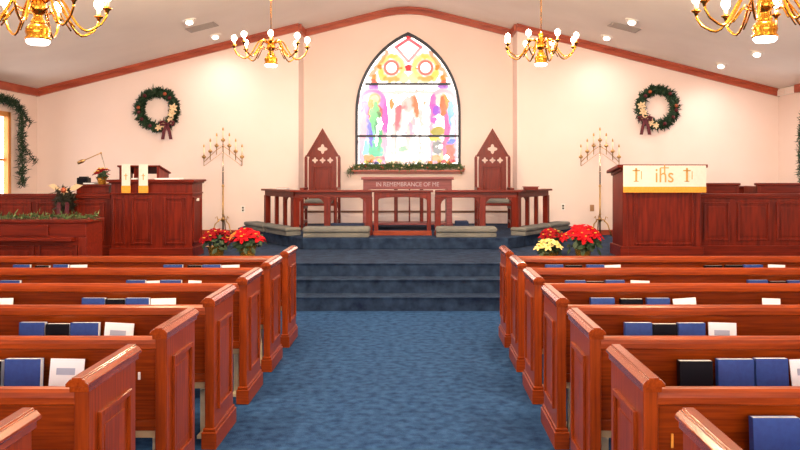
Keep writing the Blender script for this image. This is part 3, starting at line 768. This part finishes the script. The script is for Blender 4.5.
for k in range(26): needles(b, (random.uniform(-.08, .08), -.04+random.uniform(-.02, .0), random.uniform(-.13, .1)), .03, 30, .09, wd=.009)
b.build('foliage', swagm, o)
b = MB(); petals(b, (0, -.08, .09), (0, -1, .3), .06, 6, 0, .4, .3, 2); b.build('ribbon_flower', goldfl, o)
for s in (-1, 1):
    b = MB().add([(s*.03, -.07, .10), (s*.14, -.06, .18), (s*.22, -.05, .16), (s*.13, -.06, .10), (s*.03, -.063, .10), (s*.14, -.053, .18), (s*.22, -.043, .16), (s*.13, -.053, .10)], [(0,1,2,3), (7,6,5,4), (0,1,5,4), (1,2,6,5), (2,3,7,6), (3,0,4,7)])
    b.build('ribbon_loop', goldfl, o)
MB().ball((0, -.1, .1), .035, 10).build('ornament', berry, o)
for s in (-1, 1): MB().box(s*.05-.025, s*.05+.025, -.12, -.114, -.24, -.05).build('ribbon_tail', burg, o)

# ================================================================ COMMUNION RAIL
zr = 1.27
def arch_bay(w_, h0, h1, fr=.035, rise=.07):
    """loops: a bay frame w_ wide between h0 and h1 with an arched opening"""
    o = [(0, h0), (w_, h0), (w_, h1), (0, h1)]
    a = [(fr, h0+.03), (w_-fr, h0+.03)]
    for k in range(9):
        t = PI*k/8; a.append((w_/2+(w_/2-fr)*math.cos(t)*1.0, h1-.11-rise+rise*math.sin(t)**.6))
    return o, a
def rail_section(s):
    nm = 'left' if s < 0 else 'right'
    r = empty('communion_rail', (AX, 11.55, ZU), f'open wooden communion rail section {nm} of the centre kneeling gate', 'rail', 'communion rail sections')
    xi, xo = .42, 1.60
    if s < 0: xi = .49
    H = zr-ZU
    A, B_, E = Vector((s*xi, 0)), Vector((s*xo, 0)), Vector((s*2.19, .93))
    # top board following both runs
    w_ = .09
    b = MB(); n2 = Vector((s*.95*0-(-.95)*0, 0))
    dirv = (E-B_).normalized(); nrm = Vector((dirv.y*s, -dirv.x*s)).normalized()*w_    # outward (towards camera side)
    fo = Vector((0, -w_))
    mid_o = B_+Vector((s*.055, -w_)); mid_i = B_+Vector((-s*.055, w_))
    poly_ = [A+fo, mid_o, E+nrm*1.0, E-nrm*1.0, mid_i, A-fo]
    poly_ = [(p.x, p.y) for p in poly_]
    b.prism(poly_, 'z', H-.03, H); b.build('handrail', dark_h, r, .005)
    def seg(a, c_, t0, t1, z0, z1, th=.025):
        d = (c_-a); p, q_ = a+d*t0, a+d*t1; nn = Vector((-d.y, d.x)).normalized()*th
        return [(p+nn).to_tuple(), (q_+nn).to_tuple(), (q_-nn).to_tuple(), (p-nn).to_tuple()], z0, z1
    b = MB()
    for a, c_ in ((A, B_), (B_, E)):
        pl, z0, z1 = seg(a, c_, 0, 1, 0, 0); b.prism(pl, 'z', H-.11, H-.03); b.prism(pl, 'z', .04, .075) if a == B_ else None
    b.build('apron', dark_h, r, .003)
    # posts
    def post(p, wd=.04, dep=.04, rot=0):
        b = MB(); M = Matrix.Translation((p.x, p.y, 0)) @ Matrix.Rotation(rot, 4, 'Z')
        b.box(-wd, wd, -dep, dep, 0, H-.1, M=M); b.box(-wd-.008, wd+.008, -dep-.008, dep+.008, 0, .06, M=M)
        b.build('post', dark_v, r, .004)
    rot = math.atan2(dirv.y, dirv.x) if s > 0 else math.atan2(dirv.y, dirv.x)
    post(A+Vector((s*.04, 0)), .045); post(A+(B_-A)*.58, .045); post(B_, .05, .05, rot)
    for t in (.33, .62): post(B_+(E-B_)*t, .026, .026, rot)
    post(E-dirv*.04, .04, .04, rot)
    # arched brackets in the bays
    def bracket(a, c_, t, sgn):
        d = (c_-a).normalized(); p = a+(c_-a)*t
        b = MB(); pr = [(0, H-.11), (sgn*.09, H-.11), (sgn*.045, H-.135), (sgn*.015, H-.17), (0, H-.2)]
        M = Matrix.Translation((p.x, p.y, 0)) @ Matrix.Rotation(math.atan2(d.y, d.x), 4, 'Z')
        k0 = len(b.v); b.prism(pr, 'y', -.015, .015); b.v = [tuple(M @ Vector(v)) for v in b.v]
        b.build('bracket', dark_v, r)
    L1 = (B_-A).length
    bracket(A, B_, .085/L1, 1); bracket(A, B_, .58-.045/L1, -1); bracket(A, B_, .58+.045/L1, 1); bracket(A, B_, 1-.05/L1, -1)
    bracket(B_, E, .05, 1); bracket(B_, E, .31, -1)
rail_section(-1); rail_section(1)
# centre gate
Yg = 11.5
r = empty('kneeling_gate', (px(402.5, Yg), Yg, ZU), 'red wooden centre gate with arched opening before the remembrance table', 'gate')
hwg = (431-374)*Yg/1600; H = zr-ZU+.0
o1, a1 = arch_bay(hwg*2, .0, H-.03, .055, .05)
cm = curve_mesh('arched_frame', [[(p[0]-hwg, p[1]) for p in o1], [(p[0]-hwg, p[1]+.04) for p in a1]], .06, dark_v, r)
MB().box(-hwg-.03, hwg+.03, -.03, .12, H-.03, H).build('top_board', dark_h, r, .005)
MB().box(-hwg-.01, hwg+.01, -.02, .07, 0.0, .065).build('bottom_rail', wood_h, r, .006)
for s in (-1, 1): MB().box(s*(hwg-.03)-.03, s*(hwg-.03)+.03, -.012, .07, 0, H-.03).build('post', dark_v, r, .005)

# kneelers
def kneeler(p0, p1, wd, label, z=ZU, hh=1.0):
    p0, p1 = Vector(p0), Vector(p1); d = p1-p0; L = d.length; ang = math.atan2(d.y, d.x)
    o = empty('kneeler', ((p0.x+p1.x)/2, (p0.y+p1.y)/2, z), label, 'kneeler', 'kneelers along the communion rail', ang)
    MB().box(-L/2+.01, L/2-.01, -wd/2+.02, wd/2-.01, 0, .06).build('base', cush_navy if False else cush_grey, o, .01)
    b = MB(); n_ = 3
    b.box(-L/2, L/2, -wd/2, wd/2, .062, .145)
    b.v = [(x, y, .0605+(zz-.0605)*hh) for x, y, zz in b.v]
    b.build('cushion', cush_grey, o, .038, 5)
    return o
kneeler((AX-1.44, 11.27), (AX-.50, 11.27), .30, 'straight grey kneeler cushion left of the centre gate')
kneeler((AX+.42, 11.27), (AX+1.28, 11.27), .28, 'straight grey kneeler cushion right of the centre gate')
def ang_k(s, t0, t1, label):
    A = Vector((AX+s*1.50, 11.27)); B_ = Vector((AX+s*2.52, 12.85)); d = B_-A
    p, q_ = A+d*t0, A+d*t1
    kneeler(p, q_, .26, label, hh=.7) if s > 0 else kneeler(q_, p, .26, label, hh=.7)
ang_k(-1, .10, .53, 'angled grey kneeler cushion at the left bend of the rail')
ang_k(-1, .56, .98, 'far grey kneeler cushion at the left end of the rail')
ang_k(1, .10, .53, 'angled grey kneeler cushion at the right bend of the rail')
ang_k(1, .56, .98, 'far grey kneeler cushion at the right end of the rail')

# ================================================================ REMEMBRANCE TABLE
Yt = 12.6
r = empty('altar_table', (px(407.5, Yt), Yt, ZU), 'mauve brown altar table carved with remembrance lettering under the window', 'table')
hwt = (453-363)*Yt/1600; H = CZ-7.2*Yt/800-ZU
mauve = mat('rosewood horizontal', srgb(112, 52, 54), .4, col2=srgb(140, 74, 76), scale=3, stretch=(1, 9, 14), spec=.3)
MB().box(-hwt-.02, hwt+.02, -.04, .6, H-.04, H).build('top', mauve, r, .006)
MB().box(-hwt+.01, hwt-.01, 0, .03, H-.19, H-.04).box(-hwt+.01, hwt-.01, .53, .56, H-.19, H-.04).build('apron', mauve, r, .003)
text_mesh('lettering', 'IN REMEMBRANCE OF ME', .095, silverlet, r, (0, -.002, H-.115), .003, .92)
for s in (-1, 1): MB().box(s*(hwt-.05)-.045, s*(hwt-.05)+.045, .0, .56, .10, H-.19).box(s*(hwt-.05)-.06, s*(hwt-.05)+.06, -.04, .60, 0, .10).build('leg', mauve, r, .005)
for x in (396, 409.5, 421.5):
    w_ = .012 if x == 409.5 else .03
    MB().box(px(x, 13.0)-px(407.5, Yt)-w_, px(x, 13.0)-px(407.5, Yt)+w_, .36, .42, .1, H-.04).build('rear_post', dark_v, r, .004)
MB().box(-hwt+.1, hwt-.1, .02, .54, .07, .10).build('shelf', mauve, r, .005)

# ================================================================ CLERGY CHAIRS
def clergy_chair(xp, label):
    Yc = 13.0
    r = empty('clergy_chair', (px(xp, Yc), Yc, ZU), label, 'chair', 'gothic clergy chairs by the window')
    k = Yc/800; Hz = lambda y: CZ-(y-170)*k-ZU
    hw = 15.2*k
    out = [(-.225, .45), (.225, .45), (.225, Hz(160)), (.215, Hz(157)), (hw, Hz(155.5)), (0, Hz(130)), (-hw, Hz(155.5)), (-.215, Hz(157)), (-.225, Hz(160))]
    holes = [quatre(0, Hz(149), 5*k)] + [quatre(dx*k, Hz(160.3), 3.1*k, 24) for dx in (-7.6, 0, 7.6)]
    bk = curve_mesh('backrest', [out]+holes, .03, dark_v, r); bk.location.y = -.03+.03
    b = MB()
    for s in (-1, 1):      # gable mouldings
        a, c_ = Vector((s*(hw+.015), 0, Hz(156))), Vector((0, 0, Hz(129)))
        n_ = Vector((s*.03, 0, .018)); 
        b.add([a-n_*.8+Vector((0, -.02, 0)), a+n_*.1+Vector((0, -.02, 0)), c_+Vector((0, -.02, .012)), c_+Vector((0, -.02, -.045)),
               a-n_*.8+Vector((0, .05, 0)), a+n_*.1+Vector((0, .05, 0)), c_+Vector((0, .05, .012)), c_+Vector((0, .05, -.045))],
              [(0,1,2,3), (7,6,5,4), (0,4,5,1), (1,5,6,2), (2,6,7,3), (3,7,4,0)])
    b.build('gable_moulding', dark_h, bk)
    frame_panel(bk, -.15, .15, .52, Hz(166), 0)
    bk.children[-1].location = (0, 0, 0)
    for s in (-1, 1):
        b = MB().box(s*.27-.022, s*.27+.022, -.01, .04, 0, Hz(158)); b.prism([(s*.27-.024, Hz(158)), (s*.27+.024, Hz(158)), (s*.27, Hz(155))], 'y', -.012, .042)
        b.build('rear_post', dark_v, r, .003)
        MB().box(s*.26-.025, s*.26+.025, -.52, -.47, 0, .62).build('front_leg', dark_v, r, .004)
        MB().box(s*.26-.03, s*.26+.03, -.54, -.01, .62, .66).build('armrest', dark_h, r, .008)
        MB().box(s*.245-.012, s*.245+.012, -.47, -.01, .33, .42).box(s*.26-.012, s*.26+.012, -.47, -.01, .10, .14).build('side_rail', dark_h, r, .002)
    MB().box(-.235, .235, -.53, -.0, .38, .42).build('seat', dark_h, r, .004)
    MB().box(-.22, .22, -.52, -.01, .42, .48).build('seat_pad', cush_grey, r, .018, 3)
    return r
clergy_chair(322.5, 'pointed gothic wooden clergy chair left of the stained glass window')
clergy_chair(492.5, 'pointed gothic wooden clergy chair right of the stained glass window')
# small things seen through the rail
o = empty('footstool', (px(462, 12.0), 12.0, ZU), 'small navy box cushion on the floor behind the right rail', 'cushion')
MB().box(-.10, .10, 0, .25, .02, .17).build('cushion', cush_navy, o, .015); MB().box(-.09, .09, .01, .24, 0, .02).build('base', black, o)
o = empty('floor_cushion', (px(346, 12.0), 12.0, ZU), 'long dark navy cushion on the floor behind the left rail', 'cushion')
MB().box(-.26, .26, 0, .28, .015, .13).build('cushion', cush_navy, o, .02); MB().box(-.24, .24, .01, .27, 0, .015).build('base', black, o)
o = empty('offering_plates', (px(531, 11.6), 11.6+.03, zr), 'flat wooden offering box on the right end of the rail', 'box')
MB().box(-.10, .10, -.06, .06, 0, .04).build('box_body', dark_h, o, .003); MB().box(-.115, .115, -.07, .07, .04, .052).build('lid', mauve, o, .003)
o = empty('flat_book', (px(283, 12.0), 12.0-.02, zr), 'thin closed red book lying on the left end of the communion rail', 'book')
MB().box(-.09, .09, -.06, .06, 0, .004).box(-.09, .09, -.06, .06, .018, .022).build('cover', dark_h, o, .001); MB().box(-.085, .088, -.057, .057, .004, .018).build('pages', pages, o)

# ================================================================ CANDELABRA
def candelabrum(xp, label):
    Yc = 13.1; k = Yc/800
    r = empty('candelabrum', (px(xp, Yc), Yc, ZP), label, 'candelabra', 'floor standing seven light candelabra')
    Hz = lambda y: CZ-(y-170)*k-ZP
    MB().tube([(0, 0, .05), (0, 0, Hz(186))], .014, 10).ball((0, 0, Hz(186)), .024).ball((0, 0, Hz(219)), .03).ball((0, 0, Hz(214)), .02).build('lower_stem', dullbrass, r)
    MB().tube([(0, 0, Hz(186)), (0, 0, Hz(144))], .013, 10).ball((0, 0, Hz(172)), .02).ball((0, 0, Hz(146)), .022).build('upper_stem', silver, r)
    for a in (90, 210, 330):
        c_, s_ = math.cos(math.radians(a)), math.sin(math.radians(a))
        MB().tube([(0, 0, Hz(222)), (c_*.05, s_*.05, Hz(219)), (c_*.13, s_*.13, Hz(224)), (c_*.16, s_*.16, Hz(230)), (c_*.20, s_*.20, .015)], [.012, .011, .010, .009, .014], 7).tube([(c_*.07, s_*.07, Hz(222)), (c_*.1, s_*.1, Hz(216)), (c_*.13, s_*.13, Hz(218))], .007, 6).build('foot', dullbrass, r)
    for s in (-1, 1):
        MB().tube([(0, 0, Hz(146)), (s*6.5*k, 0, Hz(150)), (s*19*k, 0, Hz(162))], .006, 6).tube([(0, 0, Hz(152)), (s*19*k, 0, Hz(166))], .004, 5).build('arm', dullbrass, r)
    for i in range(-3, 4):
        x = i*6.35*k; yc = 140+abs(i)*5.6
        c = MB().lathe([(.006, Hz(yc+9)), (.008, Hz(yc+2)), (.034, Hz(yc+.8)), (.036, Hz(yc-.8)), (.014, Hz(yc-1)), (.014, Hz(yc-2))], (x, 0, 0), 12)
        c.build('cup', dullbrass, r)
        cd = MB().tube([(x, 0, Hz(yc-1)), (x, 0, Hz(yc-9.5))], .0105, 8).build('candle', candle, r)
        MB().lathe([(.013, Hz(yc-9.5)), (.015, Hz(yc-10.5)), (.012, Hz(yc-11.6)), (.003, Hz(yc-12.8))], (x, 0, 0), 8).build('follower', dullbrass, cd)
    return r
candelabrum(223, 'tall brass seven light candelabrum standing between left lectern and rail')
candelabrum(600, 'tall brass seven light candelabrum standing beside the right pulpit')

# ================================================================ WREATHS
def wreath(xp, yp, s, label):
    Yw = YB-.04; k = Yw/800
    r = empty('wreath', (px(xp, Yw), Yw, CZ-(yp-170)*k), label, 'wreath', 'evergreen wreaths on the back wall')
    R = 17.5*k
    b = MB(); pts = [(R*math.cos(2*PI*i/24), 0, R*math.sin(2*PI*i/24)) for i in range(25)]
    b.tube(pts, .045, 7)
    for i in range(60):
        a = 2*PI*i/60; needles(b, (R*math.cos(a), -.01, R*math.sin(a)), .05, 34, .085, 0, flat=Vector((1, .55, 1)), wd=.012)
    b.v = [(x, min(y, .035), z) for x, y, z in b.v]
    b.build('foliage', green1, r)
    for (a, d) in ((5, 1), (-18, .95), (-38, 1.05), (-62, 1), (-80, 1.05)):
        t = math.radians(a) if s > 0 else PI-math.radians(a)
        b = MB(); petals(b, (R*d*math.cos(t), -.09, R*d*math.sin(t)), (0, -1, .1), (.065 if abs(a) > 20 else .08), 6, 0, .5, .2, 2); b.build('flower', goldfl, r)
    bt = math.radians(-50) if s > 0 else PI-math.radians(-38)
    bow(r, (R*math.cos(bt)*1.05, -.11, R*math.sin(bt)-.02), .125, burg)
    for a in (40, 60, 175, 190, 215, 130, 250):
        t = math.radians(a) if s > 0 else PI-math.radians(a)
        MB().ball((R*math.cos(t), -.08, R*math.sin(t)), .032, 8).build('ornament', berry if a in (175, 60) else burg, r)
wreath(157.5, 109.5, 1, 'evergreen wreath left of the stained glass, burgundy bow at lower right')
wreath(657.5, 107.5, -1, 'evergreen wreath right of the stained glass, burgundy bow at lower left')

def sprig(root, p, q_):
    b = MB(); b.tube([p, q_], .005, 5)
    for t in range(11): needles(b, Vector(p).lerp(Vector(q_), t/10), .02, 9, .09)
    b.build('hanging_sprig', green1, root)
# sill garland + window garlands
pts = [(px(x, YR-.1), YR-.09, CZ-(y-170)*YR/800) for x, y in ((350, 172), (353, 169), (360, 167), (370, 165), (382, 167), (396, 166), (408, 167), (420, 166), (434, 167), (448, 165), (458, 167), (464, 169))]
def sill_bits(root, L):
    for i in range(16):
        p = L[i % len(L)].lerp(L[(i+1) % len(L)] if i+1 < len(L) else L[-1], random.random())+Vector((0, -.05, random.uniform(-.03, .03)))
        MB().ball(p, .018, 6).build('ornament', random.choice((berry, goldfl)), root)
garland('evergreen_garland', pts, .05, 20, green2, 'evergreen garland with ornaments on the stained glass window sill', extra=sill_bits, ln=.085, ymax=YR-.012)
k = XL+.13
garland('evergreen_garland', [(k, 11.3, 2.62), (k, 11.7, 2.66), (k, 12.2, 2.64), (k, 12.5, 2.6), (k, 12.66, 2.52), (k, 12.72, 2.3), (k, 12.7, 2.1), (k, 12.72, 1.9), (k, 12.72, 1.6), (k, 12.74, 1.3)], .045, 22, green1, 'evergreen garland draped around the window at the left edge', ln=.09,
        extra=lambda root, L: [sprig(root, p, q_) for p, q_ in (((0, 1.36, -.08), (0, 1.7, -.3)), ((0, 1.4, -.65), (0, 1.85, -.92)))])
k = XR-.14
garland('evergreen_garland', [(k, 11.3, 2.62), (k, 12.0, 2.64), (k, 12.3, 2.55), (k, 12.40, 2.3), (k, 12.44, 2.0), (k, 12.44, 1.6), (k, 12.42, 1.35)], .03, 16, green1, 'evergreen garland around the window at the right edge', ln=.07)

# ================================================================ CHANDELIERS
def chandelier(xp, Yc, zc, phase, label, scl=1.0, z_ceil=None):
    """zc = height of the cup ring"""
    X = px(xp, Yc)
    r = empty('chandelier', (X, Yc, zc), label, 'chandelier', 'brass eight arm chandeliers')
    b = MB()
    b.lathe([(.02, -.105), (.036, -.10), (.040, -.08), (.026, -.06), (.024, -.045), (.038, -.03), (.046, -.005), (.038, .02), (.03, .035), (.036, .05), (.028, .07), (.02, .085), (.03, .10), (.022, .12), (.01, .14)], n=18)
    b.build('central_column', brass, r)
    MB().lathe([(.030, -.09), (.044, -.095), (.062, -.115), (.066, -.138), (.058, -.160), (.068, -.17), (.066, -.18), (.02, -.178)], n=22).build('bottom_bowl', brass, r)
    MB().lathe([(.060, -.178), (.062, -.19), (.05, -.204), (.01, -.208)], n=20).build('downlight_lens', lensm, r)
    top = cz(X)-zc
    MB().tube([(0, 0, .13), (0, 0, top-.02)], .006, 6).build('hanging_rod', brass, r)
    MB().lathe([(.012, top-.06), (.03, top-.045), (.06, top-.012), (.062, top+.012)], n=16).build('canopy', brass, r)
    arms = []
    def arm_objs():
        b = MB(); pts = []
        for t in np.linspace(0, 1, 13):
            x = .04+(.36-.04)*t
            z = .03+.03*math.sin(min(t/.3, 1)*PI) if t < .3 else .03-.155*math.sin((t-.3)/.7*PI*.93)
            if t > .93: x = .36
            pts.append((x, 0, z))
        pts[-1] = (.36, 0, -.005); pts[-2] = (.355, 0, -.045); pts[-3] = (.33, 0, -.085)
        b.tube(pts, .007, 7)
        b.tube([(.06, 0, -.03), (.12, 0, -.01), (.155, 0, -.06), (.19, 0, -.105)], .005, 5)
        a = b.build('arm', brass, r)
        MB().lathe([(.006, -.03), (.012, -.012), (.026, -.002), (.028, .004), (.014, .006), (.013, .012)], (.36, 0, 0), 12).build('drip_pan', brass, a)
        MB().tube([(.36, 0, .006), (.36, 0, .045)], .011, 8).build('candle_sleeve', candle, a)
        MB().lathe([(.011, .042), (.021, .052), (.027, .068), (.026, .084), (.017, .098), (.003, .106)], (.36, 0, 0), 10).build('bulb', bulbm, a)
        return a
    a0 = arm_objs(); a0.rotation_euler.z = math.radians(phase)
    for i in range(1, 8):
        c_ = copy_tree(a0); c_.parent = r; c_.rotation_euler.z = math.radians(phase+45*i)
    L = bpy.data.lights.new('chandelier_light', 'POINT'); L.energy = CHANDELIER; L.color = (1, .74, .46); L.shadow_soft_size = .1
    lo = bpy.data.objects.new('chandelier_light', L); COL.objects.link(lo); lo.location = (X, Yc, zc+.45)
    return r
chandelier(271, 8.0, CZ+(170-46.5)*8/800, 10, 'brass chandelier hanging left of the stained glass, the farther left one')
chandelier(541, 8.0, CZ+(170-45.5)*8/800, 17, 'brass chandelier hanging right of the stained glass, the farther right one')
chandelier(38, 4.35, CZ+(170-7)*4.35/800, 0+8, 'large near brass chandelier cut off at the top left corner')
chandelier(765, 4.3, CZ+(170-4)*4.3/800, 12, 'large near brass chandelier cut off at the top right corner')

# ================================================================ CEILING FITTINGS
tilt = math.atan(.25)
def on_ceiling(x, y):
    if x < 408: t = (2.92-CZ+.25*(-XL))/((170-y)-.25*(x-417))
    else: t = (2.92-CZ+.25*XR)/((170-y)+.25*(x-417))
    X, Y = (x-417)*t, 800*t
    return Vector((X, Y, cz(X))), (-tilt if x < 408 else tilt)
LBL = {(189, 20): 'left ceiling, farther from the left vent corner', (215, 35): 'left ceiling, closest to the wood trim', (607, 36): 'right ceiling beside the vent, closest to the trim', (632, 20): 'right ceiling just above the vent', (721, 64): 'right ceiling low near the trim corner', (757, 52): 'right ceiling under the near chandelier'}
FIX = [(on_ceiling(x, y), l) for (x, y), l in LBL.items()]
FIX += [((Vector((x, 11.4, cz(x))), t_), 'ceiling above the altar table, added to brighten the recess, '+l) for x, t_, l in ((-1.35, -tilt, 'left of the ridge'), (AX, 0, 'on the ridge'), (1.03, tilt, 'right of the ridge'))]  # ridge spots out of view, added to brighten the recess wall
for (p, tl), l in FIX:
    o = empty('spotlight', p, 'small round white spotlight in the '+l, 'ceiling light', 'recessed ceiling spotlights'); o.rotation_euler = (0, tl, 0)
    MB().lathe([(.10, .0), (.10, -.012), (.075, -.016), (.07, -.004)], n=18).build('trim_ring', white, o)
    M = Matrix.Rotation(math.radians(-25), 4, 'X')
    MB().lathe([(.07, .01), (.07, -.045), (.06, -.055), (.055, -.05)], n=16, M=M).build('eyeball', white, o)
    MB().lathe([(.052, -.045), (.05, -.052), (.01, -.054)], n=14, M=M).build('lens', lensm, o)
    L = bpy.data.lights.new('spot_beam', 'SPOT'); L.energy = SPOT*(2.2 if 'altar' in l else 1); L.color = (1, .9, .8); L.spot_size = math.radians(150); L.spot_blend = 1; L.shadow_soft_size = .05
    lo = bpy.data.objects.new('spot_beam', L); COL.objects.link(lo); lo.location = p+Vector((0, .04, -.09)); lo.rotation_euler = (math.radians(12), 0, 0)
for (x, y, l) in ((202, 27, 'left'), (624, 27, 'right')):
    p, tl = on_ceiling(x, y)
    o = empty('ceiling_vent', p, f'grey rectangular air vent in the {l} ceiling slope', 'vent', 'ceiling air vents'); o.rotation_euler = (0, tl, 0)
    MB().box(-.22, .22, -.16, .16, -.012, 0).build('frame', lightgrey, o, .003)
    b = MB()
    for i in range(8): b.box(-.19, .19, -.13+i*.034, -.115+i*.034, -.02, -.012)
    b.build('louvres', lightgrey, o)
# white vent boxes high on right wall
o = empty('wall_vent', (XR, 13.17, 2.80), 'white double air grille high in the right corner between wood trims', 'vent')
MB().box(-.04, 0, -.31, .30, 0, .115).build('frame', white, o, .004)
for y in (-.29, .01):
    b = MB()
    for i in range(4): b.box(-.046, -.04, y, y+.27, .012+i*.025, .026+i*.025)
    b.build('louvres', wallm, o)
# outlets
for (x, y, m, l) in ((563, 207, white, 'small pale wall outlet low on the wall right of the rail'), (592, 208, outletm, 'brown wall outlet left of the right candelabrum'), (243, 209, white, 'small wall outlet right of the left candelabrum')):
    q = P(x, y, YB)
    o = empty('wall_outlet', (q.x, YB-.008, q.z), l, 'outlet', 'wall outlets')
    MB().box(-.035, .035, 0, .008, -.055, .055).build('plate', m, o, .002)
    for z in (-.022, .022): MB().box(-.014, .014, -.003, .0, z-.014, z+.014).build('socket', black if m == white else outletm, o, .001)
